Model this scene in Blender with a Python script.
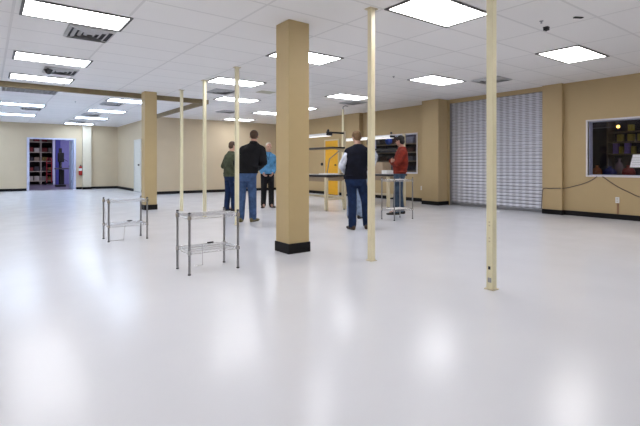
import bpy, bmesh, math, random
from mathutils import Vector, Matrix
random.seed(7)
PI = math.pi
scn = bpy.context.scene
for o in list(bpy.data.objects): bpy.data.objects.remove(o)
C = scn.collection

# ------------------------------------------------------------------ camera, world, exposure
TH = 0.644                      # heading of the camera, clockwise from +Y
CEIL = 2.9
cd = bpy.data.cameras.new('camera'); cam = bpy.data.objects.new('camera', cd); C.objects.link(cam)
cam.location = (0, 0, 1.1); cam.rotation_euler = (PI/2, 0, -TH)
cd.sensor_fit = 'HORIZONTAL'; cd.sensor_width = 36; cd.lens = 443.3/640*36
cd.shift_y = -(213-165)/640.0
cd.clip_start = 0.05; cd.clip_end = 120
scn.camera = cam
w = bpy.data.worlds.new('world'); scn.world = w; w.use_nodes = True
w.node_tree.nodes['Background'].inputs[0].default_value = (0.5, 0.6, 0.9, 1)
w.node_tree.nodes['Background'].inputs[1].default_value = 0.02
vs = scn.view_settings
vs.view_transform = 'Standard'; vs.look = 'None'; vs.gamma = 1; vs.use_curve_mapping = False
vs.exposure = 0.0
LAMP_MAIN = 11.0               # radiance of the troffer lenses in the main room
LAMP_WING = 14.0               # and in the far left wing

# ------------------------------------------------------------------ materials
MATS = {}
def mat(name, col, rough=0.6, metal=0.0, spec=0.5, noise=0.0, nscale=8.0, bump=0.0, bscale=40.0, emit=None, es=0.0, coat=0.0):
    if name in MATS: return MATS[name]
    m = bpy.data.materials.new(name); m.use_nodes = True; nt = m.node_tree; N = nt.nodes; L = nt.links
    b = N['Principled BSDF']
    b.inputs['Base Color'].default_value = (*col, 1); b.inputs['Roughness'].default_value = rough
    b.inputs['Metallic'].default_value = metal; b.inputs['Specular IOR Level'].default_value = spec
    b.inputs['Coat Weight'].default_value = coat
    tc = N.new('ShaderNodeTexCoord')
    if noise:
        n = N.new('ShaderNodeTexNoise'); n.inputs['Scale'].default_value = nscale; n.inputs['Detail'].default_value = 4
        L.new(tc.outputs['Object'], n.inputs['Vector'])
        mr = N.new('ShaderNodeMapRange'); mr.inputs[1].default_value = .3; mr.inputs[2].default_value = .7
        mr.inputs[3].default_value = 1-noise; mr.inputs[4].default_value = 1+noise
        L.new(n.outputs[0], mr.inputs[0])
        mx = N.new('ShaderNodeVectorMath'); mx.operation = 'SCALE'; mx.inputs[0].default_value = col
        L.new(mr.outputs[0], mx.inputs['Scale']); L.new(mx.outputs[0], b.inputs['Base Color'])
    if bump:
        n2 = N.new('ShaderNodeTexNoise'); n2.inputs['Scale'].default_value = bscale; n2.inputs['Detail'].default_value = 3
        L.new(tc.outputs['Object'], n2.inputs['Vector'])
        bp = N.new('ShaderNodeBump'); bp.inputs['Strength'].default_value = bump; bp.inputs['Distance'].default_value = .01
        L.new(n2.outputs[0], bp.inputs['Height']); L.new(bp.outputs[0], b.inputs['Normal'])
    if emit:
        b.inputs['Emission Color'].default_value = (*emit, 1); b.inputs['Emission Strength'].default_value = es
    MATS[name] = m; return m

TAN = mat('tan_paint', (.50, .375, .20), .55, noise=.02, nscale=3, bump=.05, bscale=120)
CREAM = mat('cream_paint', (.66, .55, .385), .6, noise=.02, nscale=2, bump=.05, bscale=120)
COLP = mat('column_paint', (.57, .435, .225), .5, noise=.02, nscale=4, bump=.05, bscale=90)
WHITEP = mat('white_pilaster_paint', (.78, .71, .57), .5, noise=.02)
BLK = mat('black_vinyl', (.008, .007, .008), .55, spec=.2, noise=.1)
POLE = mat('cream_enamel', (.88, .81, .56), .35, noise=.03, nscale=6)
BEIGEM = mat('beige_enamel', (.66, .57, .38), .4, noise=.03)
TRACK = mat('bronze_track', (.24, .18, .09), .5, noise=.08)
CHROME = mat('chrome_wire', (.62, .62, .63), .25, metal=1, noise=.05)
POST = mat('chrome_post', (.34, .34, .35), .32, metal=1, noise=.08, nscale=60)
STEEL = mat('grey_steel', (.30, .30, .32), .4, metal=.8, noise=.05)
DARKM = mat('dark_metal', (.03, .03, .033), .45, metal=.3, noise=.1)
FRAMED = mat('fixture_frame', (.09, .085, .08), .5, noise=.05)
VENTW = mat('vent_enamel', (.50, .50, .51), .5, noise=.05)
VENTD = mat('vent_throat', (.03, .03, .035), .7, noise=.1)
WFRAME = mat('window_frame_white', (.74, .72, .74), .45, noise=.03)
DFRAME = mat('door_frame_lilac', (.60, .62, .80), .45, noise=.03)
DOORW = mat('door_white', (.72, .70, .63), .5, noise=.02)
YELLOW = mat('yellow_door_paint', (.80, .42, .02), .45, noise=.04)
WHITEPL = mat('white_plastic', (.80, .80, .78), .4, noise=.02)
WIRE = mat('grey_cable', (.12, .095, .075), .6, noise=.05)
LAMINATE = mat('black_laminate', (.02, .018, .02), .3, noise=.1)
TOPW = mat('grey_laminate', (.42, .41, .42), .3, noise=.05)
CARD = mat('cardboard', (.42, .32, .22), .8, noise=.06)

def glassmat():
    m = bpy.data.materials.new('window_glass'); m.use_nodes = True; nt = m.node_tree; N = nt.nodes
    for n in list(N): N.remove(n)
    out = N.new('ShaderNodeOutputMaterial'); mx = N.new('ShaderNodeMixShader'); t = N.new('ShaderNodeBsdfTransparent'); g = N.new('ShaderNodeBsdfGlossy')
    g.inputs['Roughness'].default_value = .02; ge = N.new('ShaderNodeNewGeometry')
    t.inputs[0].default_value = (.86, .86, .9, 1)
    def M(op, a, v):
        n = N.new('ShaderNodeMath'); n.operation = op
        for k, q in enumerate((a, v)):
            if isinstance(q, (int, float)): n.inputs[k].default_value = q
            else: nt.links.new(q, n.inputs[k])
        return n.outputs[0]
    dt = N.new('ShaderNodeVectorMath'); dt.operation = 'DOT_PRODUCT'; nt.links.new(ge.outputs['Normal'], dt.inputs[0]); nt.links.new(ge.outputs['Incoming'], dt.inputs[1])
    ab = N.new('ShaderNodeMath'); ab.operation = 'ABSOLUTE'; nt.links.new(dt.outputs['Value'], ab.inputs[0])
    fac = M('ADD', M('MULTIPLY', M('POWER', M('SUBTRACT', 1.0, ab.outputs[0]), 5.0), .96), .03)   # Schlick reflectance of the pane
    nt.links.new(fac, mx.inputs[0]); nt.links.new(t.outputs[0], mx.inputs[1]); nt.links.new(g.outputs[0], mx.inputs[2]); nt.links.new(mx.outputs[0], out.inputs[0])
    return m
GLASS = glassmat()

def lens(name, col, s):
    m = mat(name, (.9, .9, .9), .4); nt = m.node_tree; N = nt.nodes; L = nt.links; b = N['Principled BSDF']
    tc = N.new('ShaderNodeTexCoord'); n = N.new('ShaderNodeTexNoise'); n.inputs['Scale'].default_value = 7
    L.new(tc.outputs['Object'], n.inputs[0]); mr = N.new('ShaderNodeMapRange'); mr.inputs[3].default_value = s*.9; mr.inputs[4].default_value = s*1.1
    L.new(n.outputs[0], mr.inputs[0]); L.new(mr.outputs[0], b.inputs['Emission Strength']); b.inputs['Emission Color'].default_value = (*col, 1)
    return m
LENS_W = lens('lens_warm_white', (1, .98, .965), LAMP_MAIN)
LENS_M = lens('lens_neutral_white', (.955, .965, 1.0), LAMP_MAIN)
LENS_C = lens('lens_cool_white', (.66, .80, 1.0), LAMP_WING)

def floor_mat():
    m = mat('white_epoxy', (.75, .75, .77), .2); nt = m.node_tree; N = nt.nodes; L = nt.links; b = N['Principled BSDF']
    tc = N.new('ShaderNodeTexCoord')
    n = N.new('ShaderNodeTexNoise'); n.inputs['Scale'].default_value = .9; n.inputs['Detail'].default_value = 5
    L.new(tc.outputs['Object'], n.inputs[0])
    r = N.new('ShaderNodeValToRGB'); r.color_ramp.elements[0].position = .3; r.color_ramp.elements[1].position = .7
    r.color_ramp.elements[0].color = (.735, .745, .80, 1); r.color_ramp.elements[1].color = (.77, .78, .83, 1)
    L.new(n.outputs[0], r.inputs[0]); L.new(r.outputs[0], b.inputs['Base Color'])
    n2 = N.new('ShaderNodeTexNoise'); n2.inputs['Scale'].default_value = 2.5
    L.new(tc.outputs['Object'], n2.inputs[0]); mr = N.new('ShaderNodeMapRange'); mr.inputs[3].default_value = .17; mr.inputs[4].default_value = .25
    L.new(n2.outputs[0], mr.inputs[0]); L.new(mr.outputs[0], b.inputs['Roughness'])
    b.inputs['Specular IOR Level'].default_value = .33
    return m
FLOOR = floor_mat()

def ceil_mat():
    m = mat('ceiling_tiles', (.72, .71, .70), .85); nt = m.node_tree; N = nt.nodes; L = nt.links; b = N['Principled BSDF']
    tc = N.new('ShaderNodeTexCoord'); sp = N.new('ShaderNodeSeparateXYZ'); L.new(tc.outputs['Object'], sp.inputs[0])
    def M(op, a, v=None, v2=None):
        n = N.new('ShaderNodeMath'); n.operation = op
        for k, q in enumerate((a, v, v2)):
            if q is None: continue
            if isinstance(q, (int, float)): n.inputs[k].default_value = q
            else: L.new(q, n.inputs[k])
        return n.outputs[0]
    u = M('DIVIDE', M('SUBTRACT', sp.outputs[0], 4.794), 1.139); v = M('DIVIDE', M('SUBTRACT', sp.outputs[1], 3.651), .682)
    fu = M('FRACT', u); fv = M('FRACT', v)
    du = M('MULTIPLY', M('MINIMUM', fu, M('SUBTRACT', 1, fu)), 1.139); dv = M('MULTIPLY', M('MINIMUM', fv, M('SUBTRACT', 1, fv)), .682)
    d = M('MINIMUM', du, dv); line = M('LESS_THAN', d, .013)
    gap = M('LESS_THAN', d, .015)
    cb = N.new('ShaderNodeCombineXYZ'); L.new(M('FLOOR', u), cb.inputs[0]); L.new(M('FLOOR', v), cb.inputs[1])
    wn = N.new('ShaderNodeTexWhiteNoise'); wn.noise_dimensions = '2D'; L.new(cb.outputs[0], wn.inputs[0])
    n = N.new('ShaderNodeTexNoise'); n.inputs['Scale'].default_value = 90; n.inputs['Detail'].default_value = 2; L.new(tc.outputs['Object'], n.inputs[0])
    val = M('ADD', M('MULTIPLY', wn.outputs[0], .035), M('ADD', M('MULTIPLY', n.outputs[0], .06), .935))
    val = M('MULTIPLY', val, M('SUBTRACT', 1, M('MULTIPLY', gap, .19)))
    val = M('MULTIPLY', val, M('ADD', 1, M('MULTIPLY', line, .05)))
    sc = N.new('ShaderNodeVectorMath'); sc.operation = 'SCALE'; sc.inputs[0].default_value = (.90, .88, .865); L.new(val, sc.inputs['Scale'])
    L.new(sc.outputs[0], b.inputs['Base Color'])
    return m
CEILM = ceil_mat()

def shutter_mat():
    m = mat('perforated_aluminium', (.42, .42, .47), .4, metal=.35); nt = m.node_tree; N = nt.nodes; L = nt.links; b = N['Principled BSDF']
    tc = N.new('ShaderNodeTexCoord'); mp = N.new('ShaderNodeMapping'); mp.inputs['Rotation'].default_value = (0, 0, 0)
    L.new(tc.outputs['Object'], mp.inputs[0])
    sp = N.new('ShaderNodeSeparateXYZ'); L.new(mp.outputs[0], sp.inputs[0]); cb = N.new('ShaderNodeCombineXYZ'); L.new(sp.outputs[1], cb.inputs[0]); L.new(sp.outputs[2], cb.inputs[1])
    def M(op, a, v=None):
        n = N.new('ShaderNodeMath'); n.operation = op
        for k, q in enumerate((a, v)):
            if q is None: continue
            if isinstance(q, (int, float)): n.inputs[k].default_value = q
            else: L.new(q, n.inputs[k])
        return n.outputs[0]
    row = M('LESS_THAN', M('FRACT', M('DIVIDE', sp.outputs[2], .0415)), .30)
    col = M('SINE', M('MULTIPLY', sp.outputs[1], 2*PI/.165))  # soft vertical bands: reflections painted into the colour
    slot = M('GREATER_THAN', col, .2)
    val = M('SUBTRACT', M('ADD', 1, M('MULTIPLY', col, .10)), M('MULTIPLY', row, M('SUBTRACT', .48, M('MULTIPLY', slot, .22))))
    sc = N.new('ShaderNodeVectorMath'); sc.operation = 'SCALE'; sc.inputs[0].default_value = (.60, .61, .68); L.new(val, sc.inputs['Scale']); L.new(sc.outputs[0], b.inputs['Base Color'])
    return m
SHUT = shutter_mat()

# ------------------------------------------------------------------ mesh helpers
class MB:
    def __init__(s): s.b = bmesh.new()
    def box(s, x0, x1, y0, y1, z0, z1):
        v = [s.b.verts.new(p) for p in ((x0,y0,z0),(x1,y0,z0),(x1,y1,z0),(x0,y1,z0),(x0,y0,z1),(x1,y0,z1),(x1,y1,z1),(x0,y1,z1))]
        for f in ((0,3,2,1),(4,5,6,7),(0,1,5,4),(1,2,6,5),(2,3,7,6),(3,0,4,7)): s.b.faces.new([v[i] for i in f])
        return s
    def rings(s, R, cap=True):
        VR = [[s.b.verts.new(p) for p in r] for r in R]; n = len(R[0])
        for a, b in zip(VR, VR[1:]):
            for i in range(n): s.b.faces.new((a[i], a[(i+1)%n], b[(i+1)%n], b[i]))
        if cap: s.b.faces.new(VR[0][::-1]); s.b.faces.new(VR[-1])
        return s
    def tube(s, P, r, n=10, cap=True):
        P = [Vector(p) for p in P]; R = []
        rr = r if isinstance(r, (list, tuple)) else [r]*len(P)
        d0 = (P[1]-P[0]).normalized(); up = Vector((0,0,1)) if abs(d0.z) < .9 else Vector((1,0,0))
        a = d0.cross(up).normalized()
        for k, p in enumerate(P):
            d = ((P[min(k+1,len(P)-1)]-P[max(k-1,0)])).normalized()
            a = (a - d*a.dot(d)).normalized(); b = d.cross(a)
            R.append([p + (a*math.cos(2*PI*i/n)+b*math.sin(2*PI*i/n))*rr[k] for i in range(n)])
        return s.rings(R, cap)
    def lathe(s, prof, c=(0,0,0), n=20):
        R = [[(c[0]+r*math.cos(2*PI*i/n), c[1]+r*math.sin(2*PI*i/n), c[2]+z) for i in range(n)] for r, z in prof]
        return s.rings(R)
    def ell(s, c, r, rot=None, seg=16, rg=10):
        M = Matrix.Translation(c) @ (rot.to_4x4() if rot is not None else Matrix.Identity(4)) @ Matrix.Diagonal((*r, 1))
        bmesh.ops.create_uvsphere(s.b, u_segments=seg, v_segments=rg, radius=1, matrix=M); return s
    def prism(s, pts, axis, a0, a1):
        def P(u, v, t): return {'x':(t,u,v),'y':(u,t,v),'z':(u,v,t)}[axis]
        return s.rings([[P(u,v,a0) for u,v in pts],[P(u,v,a1) for u,v in pts]])
    def build(s, name, m, parent=None, smooth=False, bevel=0.0, loc=None):
        bmesh.ops.recalc_face_normals(s.b, faces=s.b.faces)
        me = bpy.data.meshes.new(name); s.b.to_mesh(me); s.b.free(); me.materials.append(m)
        if smooth:
            for p in me.polygons: p.use_smooth = True
        o = bpy.data.objects.new(name, me); C.objects.link(o)
        if parent: o.parent = parent
        if loc: o.location = loc
        if bevel:
            md = o.modifiers.new('bevel', 'BEVEL'); md.width = bevel; md.segments = 2; md.limit_method = 'ANGLE'
        return o
def root(name, label, cat, loc=(0,0,0), rz=0, group=None):
    o = bpy.data.objects.new(name, None); C.objects.link(o); o.location = loc; o.rotation_euler = (0,0,rz); o.empty_display_size = .1
    return tag(o, label, cat, group)
def tag(o, label, cat, group=None):
    o['label'] = label; o['category'] = cat
    if group: o['group'] = group
    return o
def struct(name, mb, m, **k):
    o = mb.build(name, m, **k); o['kind'] = 'structure'; return o
def copy_tree(o, parent=None):
    c = o.copy(); C.objects.link(c); c.parent = parent
    for ch in list(o.children): copy_tree(ch, c)
    return c

# ------------------------------------------------------------------ the room
struct('floor', MB().box(-5,10.45,-5,22.7,-.12,0), FLOOR)
struct('ceiling', MB().box(-5,10.45,-5,22.7,CEIL,CEIL+.1), CEILM)
struct('wall_left', MB().box(-5.15,-5,-5,22.75,0,CEIL), CREAM)
struct('wall_rear', MB().box(-5,10.35,-5.15,-5,0,CEIL), CREAM)
# right wall, nearer part: openings for the window and for the rolling shutter
W1 = (1.6, 4.11, .885, 2.02)     # y0,y1,z0,z1
SH = (5.03, 7.65, 2.80)
b = MB().box(10.2,10.4,-5,W1[0],0,CEIL).box(10.2,10.4,W1[0],W1[1],0,W1[2]).box(10.2,10.4,W1[0],W1[1],W1[3],CEIL).box(10.2,10.4,W1[1],SH[0],0,CEIL)
b.box(10.2,10.4,SH[0],SH[1],SH[2],CEIL).box(10.2,10.4,SH[1],7.72,0,CEIL)
struct('wall_right', b, TAN)
W2 = (8.97, 10.95, .865, 2.045)
b = MB().box(10.4,10.6,7.64,W2[0],0,CEIL).box(10.4,10.6,W2[0],W2[1],0,W2[2]).box(10.4,10.6,W2[0],W2[1],W2[3],CEIL).box(10.4,10.6,W2[1],17.05,0,CEIL)
b.box(10.23,10.42,11.38,16.92,0,CEIL)
struct('wall_right_far', b, TAN)
struct('trim_1', MB().box(10.1,10.22,4.6,5.03,0,CEIL), TAN)       # pilaster beside the shutter
struct('trim_2', MB().box(9.80,10.45,7.70,8.27,0,CEIL), TAN)       # deep pilaster on the far side of the shutter
struct('wall_back', MB().box(4.95,10.25,16.9,17.05,0,CEIL), CREAM)
struct('wall_wing_side', MB().box(4.95,5.1,17.05,22.75,0,CEIL), CREAM)
D = (1.42, 3.13, 2.25)
struct('wall_far', MB().box(-5,D[0],22.6,22.75,0,CEIL).box(D[1],4.96,22.6,22.75,0,CEIL).box(D[0],D[1],22.6,22.75,D[2],CEIL), CREAM)
struct('trim_3', MB().box(3.45,3.80,22.42,22.62,0,CEIL), WHITEP)  # pale pilaster by the double door
# baseboards
def bb(n, m): struct('baseboard_'+n, m, BLK)
bb('right', MB().box(10.185,10.2,-5,4.6,0,.105).box(10.085,10.1,4.6,5.03,0,.105).box(10.085,10.2,4.585,4.6,0,.105).box(10.185,10.2,7.655,7.685,0,.105))
bb('pilaster', MB().box(9.785,9.80,7.685,8.27,0,.105).box(9.80,10.2,7.685,7.70,0,.105))
bb('right_far', MB().box(10.385,10.4,8.27,11.38,0,.105).box(10.215,10.23,11.38,16.9,0,.105).box(10.23,10.4,11.365,11.38,0,.105))
bb('back', MB().box(4.935,10.23,16.885,16.9,0,.105))
bb('wing_side', MB().box(4.935,4.95,16.9,22.6,0,.105))
bb('far', MB().box(-5,1.34,22.585,22.6,0,.105).box(3.21,3.45,22.585,22.6,0,.105).box(3.80,4.95,22.585,22.6,0,.105).box(3.435,3.815,22.405,22.42,0,.105))
# dropped tracks that divide the wing from the main room
struct('trim_4', MB().box(-5,4.80,11.66,11.76,CEIL-.115,CEIL), TRACK)
struct('trim_5', MB().box(4.80,4.90,11.66,16.9,CEIL-.115,CEIL), TRACK)

# columns
def column(name, label, x, y, s):
    r = root(name, label, 'column', (x+s/2, y+s/2, 0))
    MB().box(-s/2,s/2,-s/2,s/2,0,CEIL).build('shaft', COLP, r, bevel=.004)
    e = s/2+.012
    MB().box(-e,e,-e,-s/2,0,.125).box(-e,e,s/2,e,0,.125).box(-e,-s/2,-s/2,s/2,0,.125).box(s/2,e,-s/2,s/2,0,.125).build('baseboard', BLK, r)
column('square_column', 'large tan square column with black base in the middle of the white floor', 2.975, 4.6, .305)
column('square_column', 'tan square column at the end of the ceiling track behind the smaller wire rack', 3.07, 11.2, .29)

# ------------------------------------------------------------------ windows, shutter, doors in the walls
def window(n, x, w, fr=.034, depth=.2):
    y0,y1,z0,z1 = w
    m = MB().box(x-.02,x+.05,y0-fr,y0,z0-fr,z1+fr).box(x-.02,x+.05,y1,y1+fr,z0-fr,z1+fr).box(x-.02,x+.05,y0,y1,z0-fr,z0).box(x-.02,x+.05,y0,y1,z1,z1+fr)
    f = m.build('window_frame', WFRAME); 
    r = bpy.data.objects.new('window_%d' % n, None); C.objects.link(r); r['kind'] = 'structure'
    f.parent = r; f['kind'] = 'structure'
    g = MB().box(x+.06,x+.066,y0,y1,z0,z1).build('window_pane', GLASS, r); g['kind'] = 'structure'
    rv = MB().box(x+.05,x+depth,y1-.012,y1,z0,z1).box(x+.05,x+depth,y0,y0+.012,z0,z1).box(x+.05,x+depth,y0,y1,z0,z0+.012).box(x+.05,x+depth,y0,y1,z1-.012,z1).build('window_reveal', DFRAME, r); rv['kind'] = 'structure'
window(1, 10.2, W1); window(2, 10.4, W2)

def shutter():
    r = root('rolling_shutter', 'wide grey metal rolling shutter pulled down between two pilasters', 'shutter', (10.27, (SH[0]+SH[1])/2, 0))
    hw = (SH[1]-SH[0])/2; prof = []
    z = .07; p = .083; n = int((SH[2]-.07)/p)
    b = MB(); ys = (-hw+.03, hw-.03)
    rows = []
    for k in range(n+1):
        for t, dx in ((0, .006), (.12, 0), (.5, -.012), (.88, 0)):
            zz = z+(k+t)*p
            if zz < SH[2]+.03: rows.append((dx, zz))
    for (xa, za), (xb, zb) in zip(rows, rows[1:]):
        v = [b.b.verts.new(q) for q in ((xa,ys[0],za),(xa,ys[1],za),(xb,ys[1],zb),(xb,ys[0],zb))]; b.b.faces.new(v)
    b.build('slat_curtain', SHUT, r, smooth=False)
    MB().box(-.02,.02,-hw+.03,hw-.03,.012,.07).build('bottom_bar', STEEL, r)
    for s in (-1, 1):
        y = s*(hw-.02); MB().box(-.035,.03,y-.02,y+.02,0,SH[2]).build('guide_rail', STEEL, r)
    return r
shutter()

# double doorway in the far wall
def doorway():
    r = bpy.data.objects.new('door_1', None); C.objects.link(r); r.location = (0,22.6,0); r['kind'] = 'structure'
    x0,x1,zt = D
    f = MB().box(x0-.07,x0+.02,-.03,.17,0,zt+.03).box(x1-.02,x1+.07,-.03,.17,0,zt+.03).box(x0+.02,x1-.02,-.03,.17,zt-.03,zt+.03).build('door_frame', DFRAME, r); f['kind']='structure'
    # right leaf swung inwards, edge on to us
    l = MB().box(x1-.07,x1-.02,.18,1.0,.01,zt-.05).build('door_leaf', mat('door_leaf_blue', (.42,.50,.66), .45, noise=.03), r); l['kind']='structure'
    h = MB().tube([(x1-.07,.85,1.05),(x1-.13,.85,1.05),(x1-.13,.72,1.05)],.012).build('door_handle', DARKM, l); h['kind']='structure'
    h = MB().box(x1-.078,x1-.07,.2,.23,1.75,1.87).box(x1-.078,x1-.07,.2,.23,.3,.42).build('door_hinge', DARKM, l); h['kind']='structure'
doorway()
# white door in the wing's side wall and yellow door at the far right
def flush_door(n, x, y0, y1, zt, m, knob_y, fm):
    r = bpy.data.objects.new('door_%d' % n, None); C.objects.link(r); r.location = (x,(y0+y1)/2,0); r['kind']='structure'; h=(y1-y0)/2
    a = MB().box(-.035,0,-h-.05,-h,0,zt+.05).box(-.035,0,h,h+.05,0,zt+.05).box(-.035,0,-h,h,zt,zt+.05).build('door_frame', fm, r); a['kind']='structure'
    l = MB().box(-.022,0,-h,h,.01,zt).build('door_leaf', m, r); l['kind']='structure'
    ky = knob_y-(y0+y1)/2
    k = MB().tube([(-.022,ky,1.1),(-.06,ky,1.1)],.012).ell((-.075,ky,1.1),(.03,.035,.035)).build('door_knob', DARKM, l); k['kind']='structure'
flush_door(2, 4.95, 18.55, 19.5, 2.1, DOORW, 18.68, DOORW)
flush_door(3, 10.23, 12.5, 13.26, 2.0, YELLOW, 12.6, BEIGEM)
o = MB().lathe([(.001,0),(.055,0),(.06,.02),(.045,.05),(.001,.055)]).build('wall_buzzer', DARKM, smooth=True); o.location=(10.23,13.48,1.13); o.rotation_euler=(0,-PI/2,0)
tag(o, 'small round black fitting on the tan wall beside the yellow door', 'wall fitting')

# ------------------------------------------------------------------ ceiling troffers and vents
def LX(i): return 4.794+1.139*i
def LY(j): return 3.651+.682*j
def make_light(m):
    r = root('ceiling_light', '', 'ceiling light', group=None); a, c = .565, .332
    f = MB()
    f.box(-a,a,-c,-c+.034,-.012,.0).box(-a,a,c-.034,c,-.012,.0).box(-a,-a+.034,-c+.034,c-.034,-.012,.0).box(a-.034,a,-c+.034,c-.034,-.012,.0)
    f.build('frame', FRAMED, r)
    MB().box(-a+.034,a-.034,-c+.034,c-.034,-.007,-.001).build('diffuser', m, r)
    return r
protos = {}
def light(x, y, m, label, group=None, scale=1):
    if m.name not in protos: o = protos[m.name] = make_light(m)
    else: o = copy_tree(protos[m.name])
    o.location = (x, y, CEIL-.001); o['label'] = label
    if group: o['group'] = group
    elif 'group' in o: del o['group']
G = 'recessed troffers in the tiled ceiling'
def cell(i, j): return (LX(i)+.57, LY(j)+.341)
seen = [
 ((cell(-4,3)[0]+.06,cell(-4,3)[1]), LENS_W, 'wide bright ceiling light panel at the top left, nearest of the left row'),
 ((cell(-4,7)[0]+.09,cell(-4,7)[1]+.02), LENS_M, 'second bright ceiling panel from the front in the left row'),
 ((cell(-4,10)[0]+.10,cell(-4,10)[1]+.04), LENS_M, 'bright ceiling panel in the left row just in front of the brown ceiling track'),
 (cell(-1,-1), LENS_W, 'largest bright ceiling panel between the two nearest cream poles'),
 (cell(-1,3), LENS_M, 'bright ceiling panel half hidden behind the top of the large tan column'),
 ((4.32,8.78), LENS_M, 'bright ceiling panel crossed by the top of a thin cream pole'),
 ((5.50,11.12), LENS_M, 'narrow ceiling panel just behind the one crossed by the thin pole'),
 ((7.86,13.35), LENS_M, 'thin ceiling panel disappearing behind the large column on its left'),
 ((7.98,15.95), LENS_M, 'faint thin ceiling panel nearest the plain back wall'),
 (cell(2,-1), LENS_W, 'bright ceiling panel at the right near the wall with the store window'),
 (cell(2,3), LENS_M, 'bright ceiling panel in front of the top of the metal shutter'),
 (cell(2,7.2), LENS_M, 'thin ceiling panel beside the second nearest cream pole, by a dark vent'),
 ((7.85,11.6), LENS_M, 'thin ceiling panel just to the right of the large column'),
 ((3.2,13.2), LENS_C, 'cool bright ceiling panel beyond the track, next to the far tan column'),
 ((3.2,16.1), LENS_C, 'cool ceiling panel in the wing, second from the track'),
 ((3.2,18.85), LENS_C, 'cool ceiling panel in the wing, third from the track'),
 ((3.2,21.75), LENS_C, 'cool ceiling panel against the far wall above the white pilaster'),
 ((.85,15.85), LENS_C, 'cool ceiling panel at the left edge beyond the grey louvre'),
 ((.85,19.1), LENS_C, 'cool ceiling panel at the left edge closest to the far wall'),
]
for p, m, l in seen: light(p[0], p[1], m, l, G)
hid = [cell(-1,-5), cell(2,-5), cell(-4,-1), cell(-4,-5), cell(-7,-1), cell(-7,3)]  # unseen panels added to light the floor near the camera
hl = ['directly behind the viewpoint','behind the viewpoint towards the store window','nearest the viewpoint on its left','behind the viewpoint on its left','far left beside the viewpoint','far left, second from the viewpoint','far left, third from the viewpoint']
for p, t in zip(hid, hl): light(p[0], p[1], LENS_W, 'added unseen ceiling light panel '+t, 'added troffers outside the view')
for p, t in zip([(-2.2,13.2),(-2.2,16.1),(-2.2,19.1),(-.4,21.6)], ['next to the track','second from the track','third from the track','washing the far wall']): light(p[0], p[1], LENS_C, 'added unseen cool ceiling light panel at the left side of the wing, '+t, 'added wing troffers outside the view')  # unseen panels added for illumination at the wing's left side

# egg-crate louvre, unlit
r = root('louvre_panel', 'grey louvred ceiling panel just beyond the brown track at the left', 'ceiling louvre', (.82, 12.65, CEIL-.001))
b = MB().box(-.56,.56,-.34,-.32,-.03,0).box(-.56,.56,.32,.34,-.03,0).box(-.56,-.54,-.32,.32,-.03,0).box(.54,.56,-.32,.32,-.03,0)
b.build('frame', VENTW, r)
b = MB()
for k in range(1,12): x=-.56+k*1.12/12; b.box(x-.006,x+.006,-.32,.32,-.028,-.004)
for k in range(1,4): y=-.32+k*.16; b.box(-.54,.54,y-.006,y+.006,-.026,-.005)
b.build('blades', VENTW, r); MB().box(-.54,.54,-.32,.32,-.003,-.001).build('backing', VENTD, r)

def make_vent():
    r = root('ceiling_vent', '', 'ceiling vent')
    MB().box(-.27,.27,-.29,.29,-.004,0).build('throat', VENTD, r)
    for k, s in enumerate((1, .74, .48, .24)):
        a, c = .28*s, .31*s; t = .028
        q = []
        R = [[(sx*(a-u), sy*(c-u), z) for sx, sy in ((-1,-1),(1,-1),(1,1),(-1,1))] for u, z in ((0,-.004),(0,-.012),(t,-.03),(t+.006,-.03),(.006,-.005))]
        MB().rings(R, cap=False).build('louvre_ring', VENTW, r)
    return r
vents = [
 (1.12,6.74,'square louvred air vent beside the nearest ceiling light of the left row','ceiling vent'),
 (1.12,9.75,'louvred air vent between the second and third lights of the left row','ceiling vent'),
 (4.57,10.08,'dark diamond looking air vent between two ceiling panels behind a thin pole','ceiling vent'),
 (6.43,13.75,'smallest dark air vent near the back wall ceiling line','ceiling vent'),
 (2.92,14.05,'dark air vent in the wing tucked under the first cool panel','ceiling vent'),
 (2.95,17.5,'dark air vent in the wing between the second and third cool panels','ceiling vent'),
 (2.98,20.6,'dark air vent in the wing in front of the panel by the far wall','ceiling vent'),
 (1.12,16.75,'dark air vent at the left above the double doorway','ceiling vent'),
 (8.5,5.3,'dark air vent crossed by the nearest cream pole above the shutter','ceiling vent'),
 (8.4,9.6,'dark air vent beside the second nearest cream pole','ceiling vent')]
vp = make_vent()
for k, (x,y,l,c) in enumerate(vents):
    o = vp if k == 0 else copy_tree(vp); o.location = (x,y,CEIL-.001); o['label'] = l; o['group'] = 'square air vents in the ceiling'
o = MB().box(-.2,.2,-.15,.15,-.012,0).build('ceiling_speaker', mat('aged_grille',(.55,.53,.42),.7,noise=.05), bevel=.003, loc=(5.5,9.55,CEIL)); tag(o,'small beige grille in the ceiling left of the large column','ceiling grille')
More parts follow.
